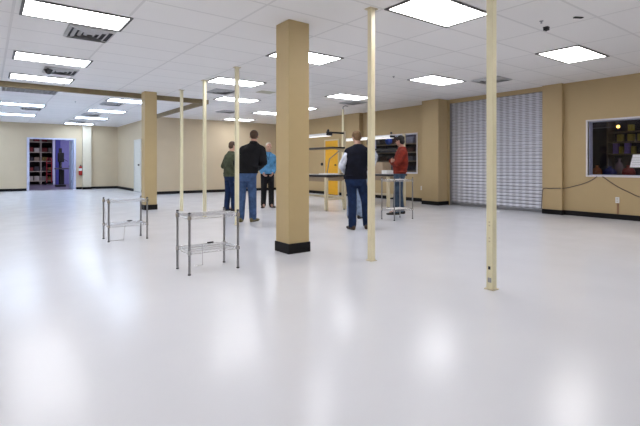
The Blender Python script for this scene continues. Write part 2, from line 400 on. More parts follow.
# small ceiling fittings
r = root('hanging_speaker', 'black cone shaped fitting hanging under the ceiling at the upper left', 'ceiling speaker', (.90,9.52,CEIL))
MB().tube([(0,0,0),(0,0,-.05)],.012).build('stem', DARKM, r); MB().lathe([(.02,-.13),(.035,-.12),(.075,-.055),(.068,-.045),(.015,-.045)]).build('body', DARKM, r, smooth=True)
r = root('ceiling_camera', 'small black box camera fixed to the ceiling at the upper right', 'camera', (5.83,2.85,CEIL))
MB().box(-.03,.03,-.03,.03,-.012,0).build('mount', DARKM, r); MB().box(-.026,.026,-.028,.028,-.046,-.012).ell((0,0,-.044),(.016,.016,.014)).build('body', DARKM, r)
o = MB().box(-.055,.055,-.02,.02,-.01,0).build('ceiling_slot', DARKM, loc=(5.76,2.43,CEIL)); tag(o,'thin black slot in a ceiling tile, right of the small black camera','ceiling fitting'); o.rotation_euler=(0,0,-.5)
def spr(x,y,l):
    o = MB().lathe([(.025,0),(.025,-.004),(.008,-.007),(.008,-.024),(.014,-.026),(.014,-.029),(.001,-.03)][::-1],n=14).build('sprinkler_head', STEEL, loc=(x,y,CEIL)); tag(o,l,'sprinkler','sprinkler heads in the ceiling')
spr(5.54,2.77,'tiny sprinkler head just left of the black ceiling camera'); spr(2.0,14.2,'tiny sprinkler head between the wing lights left of the far column'); spr(6.6,6.3,'tiny sprinkler head in the tiles between the second pole and the shutter light')

# ------------------------------------------------------------------ cream poles
def make_pole():
    r = root('cream_pole', '', 'pole'); a = .0315
    MB().box(-a,a,-a,a,.004,CEIL-.004).build('shaft', POLE, r, bevel=.004)
    MB().box(-.045,.045,-.045,.045,0,.008).build('foot_plate', BEIGEM, r); MB().box(-.06,.06,-.05,.05,CEIL-.01,CEIL).build('top_plate', BEIGEM, r)
    return r
pp = make_pole()
for k,(x,y,l) in enumerate([(3.575,2.23,'nearest cream square pole, right of the picture, with a dark hole near its foot'),
    (3.54,3.73,'cream square pole standing right of the large tan column'),
    (3.68,7.45,'cream pole in front of the man in the olive sweater'),
    (3.70,9.02,'thin cream pole, middle of the three left of the olive sweater man'),
    (3.73,10.5,'thinnest cream pole, leftmost of the row, next to the far column')]):
    o = pp if k == 0 else copy_tree(pp); o.location=(x,y,0); o['label']=l; o['group']='cream poles standing floor to ceiling in a row'
    if k == 0: first_pole = o
# marks on the nearest pole
a=.0315
MB().box(-a-.003,-a,-.010,.012,.178,.206).build('plug_hole', DARKM, first_pole)
MB().box(-a-.002,-a,-.018,.016,.065,.105).build('paper_tag', mat('tag_grey',(.38,.37,.36),.7,noise=.4,nscale=150), first_pole)
for z in (.42,.45,.56,.59): MB().box(-a-.0015,-a,-.008,.008,z,z+.012).build('slot', BEIGEM, first_pole)
r = root('service_pole', 'very thin pale service pole rising from the left workbench to the ceiling', 'pole', (8.6,10.3,0))
MB().box(-.025,.025,-.025,.025,.0,CEIL-.12).build('shaft', POLE, r, bevel=.003)
MB().tube([(0,0,CEIL-.13),(0,0,CEIL-.05),(.05,-.03,CEIL-.01),(.14,-.08,CEIL-.02)],.012).build('conduit', STEEL, r)

# ------------------------------------------------------------------ wire racks
def make_rack(H, top, low, brace=None):
    r = root('wire_rack', '', 'wire rack'); X, Y, = .53, .345
    for x in (0,X):
        for y in (0,Y):
            b = MB().tube([(x,y,.012),(x,y,H-.004)],.0125,12)
            k = .05
            while k < H-.03: b.tube([(x,y,k),(x,y,k+.004)],.0136,12); k += .0254
            b.build('post', POST, r, smooth=False)
            MB().lathe([(.001,H-.006),(.0145,H-.006),(.0145,H),(.008,H+.006),(.001,H+.006)],(x,y,0),12).build('post_cap', DARKM, r)
            MB().lathe([(.010,0),(.016,.002),(.016,.012),(.001,.014)],(x,y,0),12).build('foot', DARKM, r)
    for z in (low, top):
        b = MB()
        for zz in (z, z-.028):
            for p in (((0,0),(X,0)),((0,Y),(X,Y)),((0,0),(0,Y)),((X,0),(X,Y))): b.tube([(*p[0],zz),(*p[1],zz)],.0032,6)
        n=22
        for k in range(n+1):                                   # zigzag truss between the two rails
            x=.02+(X-.04)*k/n
            if k<n:
                x2=.02+(X-.04)*(k+1)/n; za,zb=(z,z-.028) if k%2 else (z-.028,z)
                for y in (0,Y): b.tube([(x,y,za),(x2,y,zb)],.0018,5)
        for k in range(1,24): x=X*k/24; b.tube([(x,0,z+.003),(x,Y,z+.003)],.0019,5)
        for y in (Y*.33,Y*.67): b.tube([(0,y,z-.002),(X,y,z-.002)],.0028,6)
        s = b.build('wire_shelf', CHROME, r)
        for x in (0,X):
            for y in (0,Y): MB().lathe([(.0135,z-.034),(.020,z-.032),(.018,z+.008),(.0135,z+.01)],(x,y,0),12).build('collar', CHROME, s)
        if z == low:
            MB().box(X*.62,X*.62+.07,Y-.012,Y+.0,z+.004,z+.018).build('shelf_tag', DARKM, s)
    if brace: MB().tube(brace,.0045,8).build('wire_brace', CHROME, r)
    return r
rk = make_rack(.62,.585,.235,[(.17,.30,.012),(.27,.33,.012),(.27,.33,.235)]); rk.location=(1.61,4.31,0); rk['label']='nearest chrome wire rack with two shelves left of the large column'; rk['group']='chrome wire racks'
rb = make_rack(.615,.585,.235,[(.01,.02,.012),(.20,.0,.012),(.22,.0,.235)]); rb.location=(1.385,6.86,0); rb['label']='chrome wire rack standing alone farther left in front of the far column'; rb['group']='chrome wire racks'
rc = make_rack(.84,.80,.21); rc.location=(6.41,6.10,0); rc['label']='taller chrome wire rack in front of the man in the red jacket'; rc['group']='chrome wire racks'
o = MB().box(-.22,.22,-.14,.14,0,.006).build('white_shelf_liner', WHITEPL, loc=(6.675,6.272,.2153)); tag(o,'white liner lying on the lower shelf of the taller wire rack','shelf liner')
o = MB().box(-.17,.17,-.12,.12,0,.006).build('white_shelf_liner', WHITEPL, loc=(6.69,6.272,.8053)); tag(o,'white liner lying on the top shelf of the taller wire rack','shelf liner')

# ------------------------------------------------------------------ workbenches (long side along Y, near end at y=0)
def bench(label, x, y, W, L, arm=True):
    r = root('workbench', label, 'workbench', (x,y,0), group='cream metal workbenches with overhead lights')
    a=.035
    for px in (a,W-a):
        for py in (.05,L-.05): MB().box(px-a,px+a,py-a,py+a,.02,.80).build('leg', BEIGEM, r, bevel=.003)
        
    for px in (a,W-a):
        for py in (.05,L-.05): MB().lathe([(.02,0),(.03,.004),(.03,.012),(.01,.02)],(px,py,0),12).build('leveling_foot', STEEL, r)
    MB().box(-.01,W+.01,-.02,L+.02,.815,.86).build('top', LAMINATE, r, bevel=.004)
    MB().box(.01,W-.01,.0,L,.8605,.864).build('work_surface', TOPW, r)
    MB().box(.0,.03,.085,L-.085,.70,.80).box(W-.03,W,.085,L-.085,.70,.80).box(.07,W-.07,.02,.05,.73,.80).box(.07,W-.07,L-.05,L-.02,.73,.80).build('apron', mat('tan_apron',(.30,.22,.14),.5,noise=.05), r)
    MB().box(.07,W-.07,.03,.07,.26,.31).box(.07,W-.07,L-.07,L-.03,.26,.31).box(W-.06,W-.02,.085,L-.085,.26,.31).build('stretcher', BEIGEM, r)
    for py in (.06,L-.06):
        b=MB().box(W-.05,W,py-.03,py+.03,.865,1.93).build('upright', BEIGEM, r)
    s=MB().box(W-.42,W-.05,.0,L,1.50,1.54).build('shelf', LAMINATE, r, bevel=.003)
    for py in (.06,L-.06): MB().prism([(W-.05,1.40),(W-.05,1.50),(W-.36,1.50)],'y',py-.01,py+.01).build('shelf_bracket', BEIGEM, s)
    if arm:
        for py in (.06,L-.06): MB().box(.05,W-.05,py-.015,py+.015,1.86,1.90).build('overhead_arm', DARKM, r)
    return r
B1 = (6.42,8.30); B2 = (8.20,8.0)
bn1 = bench('cream workbench with black edge and upper shelf next to the large column', *B1, .63, 1.9)
bn2 = bench('cream workbench behind the navy vest man, below the far window', *B2, .66, 1.9, arm=False)
def task_light(par, x, y, z, L, m):
    P = lambda a0,a1,b0,b1,c0,c1: MB().box(x+a0,x+a1,y+b0,y+b1,z+c0,z+c1)
    h = MB().prism([(x-.10,z),(x+.10,z),(x+.07,z+.060),(x-.07,z+.060)],'y',y,y+L).build('bench_light', WHITEPL, par, bevel=.003)
    P(-.08,.08,.02,L-.02,-.008,.0).build('tube_cover', m, h)
    P(-.08,.08,-.03,0,.0,.06).build('end_cap', DARKM, h)
    MB().ell((x,y+.03,z+.125),(.03,.03,.03)).build('hanger_knob', DARKM, h)
TUBE = mat('bench_tube',(.8,.8,.8),.4,emit=(1,.97,.92),es=1.1)
task_light(bn1, .10,.03,1.80,1.82,TUBE)
task_light(bn2, .12,.00,1.80,1.86,TUBE)
# jointed grey arm clamped to the left bench
q = MB().tube([(.53,.65,.864),(.53,.65,.92),(.43,.43,1.25),(.55,.15,1.47)],[.02,.014,.013,.012]).build('jointed_arm', STEEL, bn1, smooth=True)
MB().lathe([(.001,.8645),(.06,.8645),(.06,.88),(.015,.885),(.001,.885)],(.53,.65,0)).build('clamp_base', STEEL, q)

o = MB().box(-.16,.16,-.17,.17,0,.31).build('cardboard_box', CARD, bevel=.004, loc=(8.52,8.55,.8645)); tag(o,'brown cardboard box on the right workbench in front of the red jacket','box')
o = MB().box(-.14,.14,-.10,.10,0,.10).build('white_tray', WHITEPL, bevel=.01, loc=(8.38,8.2,.8645)); tag(o,'white tray at the near end of the right workbench','tray')
o = MB().box(-.15,.15,-.2,.2,0,.03).build('paper_stack', WHITEPL, loc=(6.72,8.6,.8645)); tag(o,'flat stack of papers on the left workbench','papers')

# ------------------------------------------------------------------ wall fittings
def outlet(x,y,z,l):
    r = root('wall_outlet', l, 'outlet', (x,y,z)); MB().box(-.008,0,-.036,.036,-.06,.06).build('cover_plate', WHITEPL, r, bevel=.003)
    for dz in (-.024,.024): MB().box(-.011,-.008,-.016,.016,dz-.014,dz+.014).build('socket', mat('socket_ivory',(.6,.58,.54),.5,noise=.05), r)
    return r
outlet(10.2,3.56,.39,'white power outlet low on the right wall under the store window')
outlet(10.4,8.78,.41,'white power outlet on the wall right of the man in red')
o = MB().box(-.012,0,-.018,.018,0,.22).build('wall_conduit', mat('conduit_brown',(.30,.17,.09),.5,noise=.05), loc=(10.2,3.55,.108)); tag(o,'short brown conduit between the right wall outlet and the black baseboard','conduit')
def cable(pts, label):
    P=[Vector(p) for p in pts]; Q=[]
    for k in range(len(P)-1):
        p0=P[max(k-1,0)];p1=P[k];p2=P[k+1];p3=P[min(k+2,len(P)-1)]
        for t in range(8):
            t/=8; Q.append(.5*((2*p1)+(p2-p0)*t+(2*p0-5*p1+4*p2-p3)*t*t+(3*p1-p0-3*p2+p3)*t**3))
    Q.append(P[-1]); o=MB().tube(Q,.008,8).build('wall_cable', WIRE, smooth=True); tag(o,label,'cable','loose cables on the right wall')
cable([(10.12,5.06,.10),(10.09,5.03,.35),(10.09,5.0,.56),(10.09,4.85,.575),(10.09,4.66,.585),(10.14,4.56,.59),(10.19,4.45,.62),(10.19,4.2,.70),(10.185,4.02,.79),(10.17,3.93,.86)],'grey cable looping from the shutter pilaster up to the window sill')
cable([(10.17,3.82,.86),(10.185,3.72,.78),(10.19,3.55,.66),(10.19,3.36,.56),(10.19,3.17,.475),(10.19,2.8,.40),(10.19,2.4,.38)],'dark cable drooping from the store window sill to the right edge')
r = root('fire_extinguisher', 'red fire extinguisher hung between the double doorway and the white pilaster', 'fire extinguisher', (3.37,22.50,.64))
MB().lathe([(.001,0),(.07,.0),(.075,.02),(.075,.33),(.05,.39),(.02,.41),(.001,.41)]).build('cylinder', mat('extinguisher_red',(.45,.02,.015),.3,noise=.03), r, smooth=True)
MB().lathe([(.076,.20),(.078,.20),(.078,.31),(.076,.31)]).build('label_band', WHITEPL, r)
MB().box(-.015,.015,-.07,.03,.41,.45).box(-.012,.012,-.10,.02,.46,.475).build('valve_handle', DARKM, r); MB().tube([(.03,0,.42),(.09,-.02,.40),(.10,-.02,.2),(.09,-.02,.1)],.01).build('hose', DARKM, r, smooth=True)
MB().box(-.03,.03,.06,.10,.1,.4).build('wall_bracket', STEEL, r)

# ------------------------------------------------------------------ the stock room behind the double doorway
LILAC = mat('lilac_wall',(.20,.19,.42),.7,noise=.04); NAVYC = mat('blue_strip',(.05,.05,.28),.6,noise=.08)
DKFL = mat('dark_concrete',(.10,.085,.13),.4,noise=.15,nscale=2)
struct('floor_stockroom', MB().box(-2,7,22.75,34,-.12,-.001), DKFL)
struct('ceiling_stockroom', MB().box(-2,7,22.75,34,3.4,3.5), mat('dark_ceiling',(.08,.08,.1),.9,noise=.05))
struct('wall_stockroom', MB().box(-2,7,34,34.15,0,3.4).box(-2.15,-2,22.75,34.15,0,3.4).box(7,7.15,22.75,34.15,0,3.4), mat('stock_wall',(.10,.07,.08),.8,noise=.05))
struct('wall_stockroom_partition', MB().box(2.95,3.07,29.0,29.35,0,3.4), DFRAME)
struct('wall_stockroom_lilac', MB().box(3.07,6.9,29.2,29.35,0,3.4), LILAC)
struct('trim_6', MB().box(3.11,3.34,29.1,29.2,0,3.3), NAVYC)
def pallet_rack(x0, y, n, wbay, levels, label):
    r = root('storage_rack', label, 'storage rack', (x0,y,0)); dm = mat('rack_upright',(.35,.30,.26),.5,noise=.05)
    for k in range(n+1):
        x=k*wbay; MB().box(x-.03,x+.03,0,.06,0,3.1).box(x-.03,x+.03,.84,.9,0,3.1).box(x-.02,x+.02,.06,.84,.9,.94).box(x-.02,x+.02,.06,.84,2.0,2.04).build('upright_frame', dm, r)
    for k in range(n):
        for z in levels: MB().box(k*wbay+.03,(k+1)*wbay-.03,0,.9,z-.05,z).build('shelf', mat('rack_beam',(.48,.42,.34),.5,noise=.05), r)
    return r
LV = (.22,.76,1.33,1.84,2.42,2.75)
pallet_rack(1.45,29.5,2,.98,LV,'tall storage rack of boxed goods seen through the double doorway')
cols = [((.30,.22,.16),'brown'),((.22,.03,.03),'dark red'),((.55,.50,.45),'pale'),((.05,.04,.05),'black'),((.28,.20,.06),'ochre'),((.30,.27,.26),'grey')]
hn = {.22:'bottom',.76:'second',1.33:'third',1.84:'fourth',2.42:'fifth'}
rr = random.Random(5)
for z in (.22,.76,1.33,1.84,2.42):
    for bay in (0,1):
        for s in range(3):
            c,nm = cols[2] if (z==.22 and bay==0) else rr.choice(cols)
            if z==2.42: c,nm = cols[1] if s!=1 else cols[0]
            hh = rr.uniform(.20,.26)
            if bay==1 and s==2: continue
            x = 1.45+bay*.98+.19+s*.3
            o = MB().box(-.125,.125,0,.5,0,hh).build('stock_box', mat('stock_'+nm.replace(' ','_'),c,.7,noise=.1), bevel=.008, loc=(x,29.55,z+.001))
            pos = ['left','middle','right'][s]
            tag(o, '%s stock box, %s one on %s shelf, %s half of storage rack' % (nm,pos,hn[z],('left','right')[bay]), 'box', 'boxes on the stock room rack')
r = root('hand_truck', 'dark red hand truck standing at the right end of the storage rack', 'hand truck', (2.76,28.8,0)); RED=mat('truck_red',(.30,.02,.03),.4,noise=.05)
for x in (-.12,.12): MB().tube([(x,0,.12),(x,0,1.35),(x*.6,.02,1.5)],.022).build('rail', RED, r)
b=MB(); [b.tube([(-.12,0,z),(.12,0,z)],.016) for z in (.3,.6,.9,1.2)]; b.build('cross_bar', RED, r); MB().box(-.15,.15,-.25,0,.03,.045).build('toe_plate', STEEL, r)
for x in (-.16,.16):
    MB().tube([(x-.025,.08,.11),(x+.025,.08,.11)],.11,20).build('wheel', BLK, r)
# drill press like machine
r = root('shop_machine', 'dark machine with a tall column and flat table inside the doorway', 'machine', (2.96,26.0,0)); MK=mat('machine_dark',(.012,.012,.015),.5,noise=.1)
MB().box(-.20,.24,-.25,.25,0,.10).build('base', MK, r, bevel=.01); MB().tube([(.02,0,.12),(.02,0,1.95)],.07,16).build('column', MK, r)
MB().box(-.22,.42,-.22,.22,.88,.95).build('table', mat('machine_table',(.12,.12,.14),.4,metal=.4,noise=.1), r, bevel=.005)
MB().box(-.02,.18,-.12,.14,.12,.86).build('cabinet', MK, r, bevel=.01); MB().box(-.08,.16,-.26,.2,1.25,1.72).build('head', MK, r, bevel=.02); MB().tube([(.04,-.15,1.25),(.04,-.15,1.02)],.025).build('spindle', STEEL, r)
MB().tube([(.16,-.1,1.4),(.33,-.14,1.28)],.012).build('feed_handle', MK, r)
def plight(name, loc, e, col, size=.4):
    l = bpy.data.lights.new(name,'AREA'); l.energy=e; l.color=col; l.size=size; o=bpy.data.objects.new(name,l); C.objects.link(o); o.location=loc; return o
plight('stockroom_fill',(2.2,25.0,3.35),95,(.8,.78,1.0)); plight('stockroom_fill_far',(4.6,27.0,3.35),110,(.75,.75,1.0))  # unseen fill lights added to brighten the stock room

# ------------------------------------------------------------------ the dark shop behind the right wall's windows
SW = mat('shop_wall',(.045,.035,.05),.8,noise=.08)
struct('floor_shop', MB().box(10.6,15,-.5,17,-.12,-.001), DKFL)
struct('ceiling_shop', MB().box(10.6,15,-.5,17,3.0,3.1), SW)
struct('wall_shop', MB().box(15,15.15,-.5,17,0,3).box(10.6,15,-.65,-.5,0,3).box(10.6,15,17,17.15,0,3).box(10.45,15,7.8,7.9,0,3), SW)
def shop_shelf(label, x, y0, y1, levels, depth=.4, h=2.5, m=None):
    r = root('shop_shelf', label, 'shelf unit', (x,y0,0)); m = m or mat('shelf_brown',(.16,.12,.08),.6,noise=.1); L=y1-y0
    for y in (0,L-.03): MB().box(0,depth,y,y+.03,0,h).build('side_panel', m, r)
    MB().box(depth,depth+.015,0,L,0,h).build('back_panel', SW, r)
    for z in levels: MB().box(0,depth,.03,L-.03,z-.03,z).build('shelf', m, r)
    return r
shop_shelf('dark brown shop shelf seen through the near store window',12.0,2.3,4.42,(.2,.8,1.37,1.66,1.90,2.3))
YB=mat('yellow_pack',(.42,.36,.05),.6,noise=.15,nscale=20); PB=mat('violet_pack',(.24,.16,.62),.6,noise=.12,nscale=20); RB=mat('red_pack',(.30,.03,.03),.6,noise=.15,nscale=20)
BB=mat('blue_pack',(.04,.05,.20),.6,noise=.15,nscale=20); OB=mat('orange_pack',(.40,.10,.02),.6,noise=.1,nscale=20)
def pack(name,x,y,z,w,h,m,label,cat='package',g='packages in the dark shop'):
    o = MB().box(-.0,.12,-w/2,w/2,0,h).build(name,m,bevel=.006,loc=(x,y,z)); tag(o,label,cat,g)
for y,z,t in [(3.95,1.90,'upper shelf above the violet packs'),(3.66,1.90,'upper shelf at the right')]: pack('yellow_package',12.08,y,z+.001,.11,.15,YB,'yellow package on the '+t)
for y,t in [(4.17,'left'),(3.95,'middle'),(3.75,'right')]: pack('yellow_package',12.08,y,1.661,.12,.17,YB,'yellow package, %s of three on the middle shelf in the near window'%t)
for y,t in [(4.15,'between the violet packs'),(3.90,'right of the violet packs')]: pack('yellow_package',12.08,y,1.371,.075,.17,YB,'slim yellow package %s on the lower shelf'%t)
for y,t in [(4.26,'left'),(4.02,'right')]: pack('violet_package',12.08,y,1.371,.11,.25,PB,'%s violet package on the lower shelf of the near window'%t)
pack('violet_package',12.08,4.06,2.10,.26,.06,PB,'flat violet package near the top of the near window') if False else None
pack('violet_package',12.08,4.10,2.301,.30,.12,PB,'long violet package on the top shelf of the near window')
# counter with things in front of the shelf
r = root('shop_counter','low dark counter behind the lower edge of the near store window','counter',(11.2,1.2,0)); MB().box(0,.5,0,3.5,0,.84).build('body',SW,r); MB().box(-.02,.52,-.02,3.52,.84,.87).build('counter_top',mat('counter_brown',(.10,.07,.05),.5,noise=.1),r)
def sack(name,x,y,z,r3,m,label,cat='bag'):
    b=MB(); rad=[(.8,0),(1,.12),(.98,.4),(.72,.66),(.30,.78),(.22,.84),(.42,1.0)]
    R=[[(r3[0]*q*math.cos(t*PI/8)*(1+.07*math.sin(3*t+5*h)),r3[1]*q*math.sin(t*PI/8)*(1+.07*math.cos(2*t)),r3[2]*h) for t in range(16)] for q,h in rad]
    o=b.rings(R).build(name,m,smooth=True,loc=(x,y,z)); tag(o,label,cat,'soft bags on the shop counter')
sack('orange_bag',11.48,4.43,.871,(.10,.10,.22),OB,'rust orange bag at the lower left corner of the near window')
sack('blue_bag',11.40,4.14,.871,(.13,.14,.20),BB,'dark blue bag beside the orange bag in the near window')
sack('mauve_bag',11.62,4.02,.871,(.10,.09,.38),mat('mauve_cloth',(.16,.11,.15),.8,noise=.1),'tall mauve bag rising behind the dark blue one')
sack('red_bag',11.45,3.78,.871,(.13,.13,.22),RB,'dark red bag in the middle of the near window')
# slanted white board, emission added to its material to brighten it
r = root('white_board','slanted white ruled panel with added glow, cut by the right edge in the near window','board',(10.95,3.36,1.05)); 
b=MB(); b.prism([(.23,0),(-.85,0),(-.85,.27),(.17,.27)],'x',-.006,.006); b.build('panel',mat('board_white_added_glow',(.80,.80,.78),.5,noise=.02,emit=(1,1,.96),es=.45),r)
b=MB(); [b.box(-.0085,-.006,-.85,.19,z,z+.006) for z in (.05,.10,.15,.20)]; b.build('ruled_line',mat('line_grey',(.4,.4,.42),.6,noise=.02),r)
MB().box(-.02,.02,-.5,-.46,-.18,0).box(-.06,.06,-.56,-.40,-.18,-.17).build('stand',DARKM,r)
# amber lamp on a horizontal arm
r = root('amber_lamp','small glowing amber lamp on a thin arm behind the near window','lamp',(11.3,3.93,1.96))
MB().ell((0,0,0),(.033,.033,.033)).build('bulb',mat('amber_glow',(.9,.5,.1),.4,emit=(1,.50,.08),es=9),r,smooth=True)
MB().tube([(0,.05,0),(0,.62,-.01)],.008).build('arm',STEEL,r); MB().tube([(0,.05,0),(0,.05,1.04)],.006).build('hanging_rod',DARKM,r)
# things behind the second window
shop_shelf('dark shelf unit of grey goods seen through the window behind the red jacket',11.7,9.4,12.6,(.3,.9,1.25,1.56,1.86),h=2.4,m=mat('shelf_tan',(.34,.28,.20),.6,noise=.1))
gc=[((.16,.16,.19),'grey'),((.05,.05,.08),'black'),((.22,.22,.27),'pale grey'),((.12,.06,.05),'maroon')]
for k,z in enumerate((.9,1.25,1.56,1.86)):
    for s in range(7):
        c,nm=gc[(k*3+s*2+s//2)%4]; y=9.6+s*.43
        o=MB().box(0,.22,-.15,.15,0,(.22,.20,.18,.26)[k]-.02*(s%3)).build('shelved_box',mat('goods_'+nm.replace(' ','_'),c,.6,noise=.15,nscale=15),bevel=.006,loc=(11.74,y,z+.001))
        tag(o,'%s box, %s on the %s shelf in the far window'%(nm,['rightmost','second from the right','third from the right','fourth from the right','fifth from the right','sixth from the right','seventh from the right'][s],('lowest','second','third','top')[k]),'box','boxes in the far window')
o=MB().ell((0,0,0),(.13,.13,.14),seg=24,rg=16).build('blue_ball',mat('ball_blue',(.02,.10,.62),.3,noise=.02),smooth=True,loc=(11.35,11.08,1.95)); tag(o,'round blue balloon floating behind the far window left of the red jacket','balloon')
plight('shop_fill_near',(11.5,3.2,2.95),6,(.95,.9,1.0)); plight('shop_fill_far',(11.3,10.2,2.95),13,(.9,.92,1.0))  # unseen area lights added so the shop goods show

# ------------------------------------------------------------------ people
def remesh(mb, name, m, parent, vox=.011, it=4, cut=None):
    bm = mb.b; bmesh.ops.recalc_face_normals(bm, faces=bm.faces); me = bpy.data.meshes.new(name+'_src'); bm.to_mesh(me); bm.free()
    o = bpy.data.objects.new(name+'_src', me); C.objects.link(o)
    md = o.modifiers.new('r','REMESH'); md.mode='VOXEL'; md.voxel_size=vox; md.use_smooth_shade=True
    if it: sm = o.modifiers.new('s','SMOOTH'); sm.factor=.5; sm.iterations=it
    bpy.context.view_layer.update(); dg = bpy.context.evaluated_depsgraph_get()
    nm = bpy.data.meshes.new_from_object(o.evaluated_get(dg)); bpy.data.objects.remove(o); bpy.data.meshes.remove(me)
    if cut:
        b2 = bmesh.new(); b2.from_mesh(nm)
        for co, no in cut: bmesh.ops.bisect_plane(b2, geom=b2.verts[:]+b2.edges[:]+b2.faces[:], plane_co=co, plane_no=no, clear_outer=True)
        b2.to_mesh(nm); b2.free()
    for p in nm.polygons: p.use_smooth = True
    nm.materials.clear(); nm.materials.append(m); nm.name = name
    r = bpy.data.objects.new(name, nm); C.objects.link(r); r.parent = parent
    return r
V = Vector
def cap(mb, p0, p1, r0, r1, n=12):
    mb.tube([p0,p1],[r0,r1],n); mb.ell(p0,(r0,)*3,seg=12,rg=8); mb.ell(p1,(r1,)*3,seg=12,rg=8)
def trunk(mb, rows, g, n=24):
    R=[]
    for z,wx,dy,cx,cy in rows:
        q=[]
        for i in range(n):
            t=2*PI*i/n; ct,st=math.cos(t),math.sin(t); e=.85
            q.append((cx+(wx+g)*math.copysign(abs(ct)**e,ct), cy+(dy+g)*math.copysign(abs(st)**e,st), z))
        R.append(q)
    mb.rings(R)
def folds(m, amt):  # cloth creases as a bump
    return m
def hand(mb, wrist, d, palm, side, curl=.5, s=1.0):
    d=V(d).normalized(); pn=V(palm); pn=(pn-d*pn.dot(d)).normalized(); ac=d.cross(pn)*side       # ac points to the thumb side
    w=V(wrist)
    for u in (-.028,-.010,.010,.028): cap(mb, w+ac*u*.7, w+d*.085*s+ac*u, .014, .0125, 8)
    L=[.074,.082,.076,.060]
    for k,u in enumerate((.031,.0105,-.0105,-.031)):
        b0=w+d*.088*s+ac*u; a1=curl*.5; a2=curl*1.3
        d1=d*math.cos(a1)+pn*math.sin(a1); d2=d*math.cos(a2)+pn*math.sin(a2); d3=d*math.cos(a2*1.4)+pn*math.sin(a2*1.4)
        p1=b0+d1*L[k]*.45; p2=p1+d2*L[k]*.32; p3=p2+d3*L[k]*.25
        cap(mb,b0,p1,.0098,.009,8); cap(mb,p1,p2,.009,.0085,8); cap(mb,p2,p3,.0085,.0075,8)
    t0=w+d*.025+ac*.026; t1=t0+(d*.6+ac*.75+pn*.2).normalized()*.042; t2=t1+(d*.95+ac*.2+pn*.35).normalized()*.035
    cap(mb,t0,t1,.014,.0105,8); cap(mb,t1,t2,.0105,.0085,8)
def person(label, x, y, rz, H, shirt, pants, shoe, skin, hair, arms, feet, wide=1.0, lean=(0,0), head=(0,0), torso_yaw=0, hem=.86, vest=None, hairkind='short', extra=None, hood=False, group=None, belly=0, sleeve_to=1.0):
    """local frame: +Y is where the body faces, x to its right"""
    r = root('person', label, 'person', (x,y,0), rz, group); r.scale = (H/1.78,)*3
    lx, ly = lean
    def off(z): t=(z-.95)/.55; return (lx*t, ly*t)
    rows=[(.80,.10,.085),(.86,.155,.11),(.94,.165,.115),(1.02,.150,.105+belly*.6),(1.12,.148,.105+belly),(1.22,.160,.112+belly*.6),(1.32,.174,.118),(1.38,.158,.108),(1.42,.128,.095),(1.455,.098,.080),(1.485,.078,.065),(1.51,.055,.055)]
    def TR(g, z0=0, z1=9):
        return [(z,wx*wide,dy,off(z)[0],off(z)[1]) for z,wx,dy in rows if z0<=z<=z1]
    sh=[V((s*.150*wide+off(1.40)[0],off(1.40)[1],1.38)) for s in (-1,1)]
    el=[V(arms[k][0]) for k in (0,1)]; wr=[V(arms[k][1]) for k in (0,1)]
    hp=[V((s*.088,0,.90)) for s in (-1,1)]; kn=[V(feet[k][0]) for k in (0,1)]; an=[V(feet[k][1]) for k in (0,1)]
    nb=V((off(1.50)[0],off(1.50)[1]-.005,1.49)); hy,hpt=head
    HR=Matrix.Rotation(hy,3,'Z')@Matrix.Rotation(hpt,3,'X'); hc=nb+V((0,.02,.03))+HR@V((0,.015,.135))
    def hp_(p): return hc+HR@V(p)
    # body: one continuous surface
    b=MB(); trunk(b,TR(0),0)
    for k,s in ((0,-1),(1,1)):
        cap(b,nb+V((s*.02,-.01,-.035)),sh[k],.050,.052)
        cap(b,sh[k],el[k],.050,.040); cap(b,el[k],wr[k],.040,.026)
        cap(b,hp[k],kn[k],.080,.055); cap(b,kn[k],an[k],.052,.036); cap(b,an[k],an[k]+V((0,.13,-.045)),.034,.026)
        hand(b,wr[k],wr[k]-el[k] if len(arms[k])<3 else arms[k][2],arms[k][3] if len(arms[k])>3 else V((-s,0.2,0)),(1 if s>0 else -1)*1,curl=.55)
    cap(b,nb-V((0,0,.03)),nb.lerp(hc,.6),.058,.054)
    b.ell(hp_((0,-.005,.035)),(.074,.092,.083),HR); b.ell(hp_((0,.022,-.035)),(.058,.066,.070),HR); b.ell(hp_((0,.055,-.085)),(.030,.028,.024),HR)
    b.tube([hp_((0,.088,.015)),hp_((0,.104,-.022))],[.009,.016],8); b.ell(hp_((0,.098,-.024)),(.017,.013,.011),HR)
    b.ell(hp_((0,.083,-.056)),(.024,.010,.008),HR); b.ell(hp_((0,.080,.030)),(.050,.014,.008),HR)
    for s in (-1,1): b.ell(hp_((s*.076,-.004,-.005)),(.010,.019,.030),HR)
    remesh(b,'body',skin,r,.0075,2)
    # eyes
    for s in (-1,1):
        MB().ell(hp_((s*.029,.079,.008)),(.012,.010,.009),HR,12,8).build('eye',mat('eye_dark',(.05,.03,.02),.2,noise=.02),r,smooth=True)
    # trousers
    b=MB(); rows2=[(z,wx*wide,dy,*off(z)) for z,wx,dy in ((.78,.12,.10),(.86,.160,.118),(.94,.170,.120),(1.02,.155,.115))]
    trunk(b,rows2,.012)
    for k in (0,1):
        cap(b,hp[k],kn[k],.102,.081); cap(b,kn[k],an[k]+V((0,-.005,-.0)),.081,.072); cap(b,an[k]+V((0,-.005,0)),an[k]+V((0,.0,-.03)),.068,.066)
        for t,q in ((.25,.012),(.6,-.012),(.85,.010)): b.ell(kn[k].lerp(an[k],t)+V((q,-.01,0)),(.068,.070,.018))
    cz=min(an[0].z,an[1].z)-.045
    remesh(b,'trousers',pants,r,.011,3,cut=[(V((0,0,cz)),V((0,0,-1))),(V((0,0,1.015)),V((0,0,1)))])
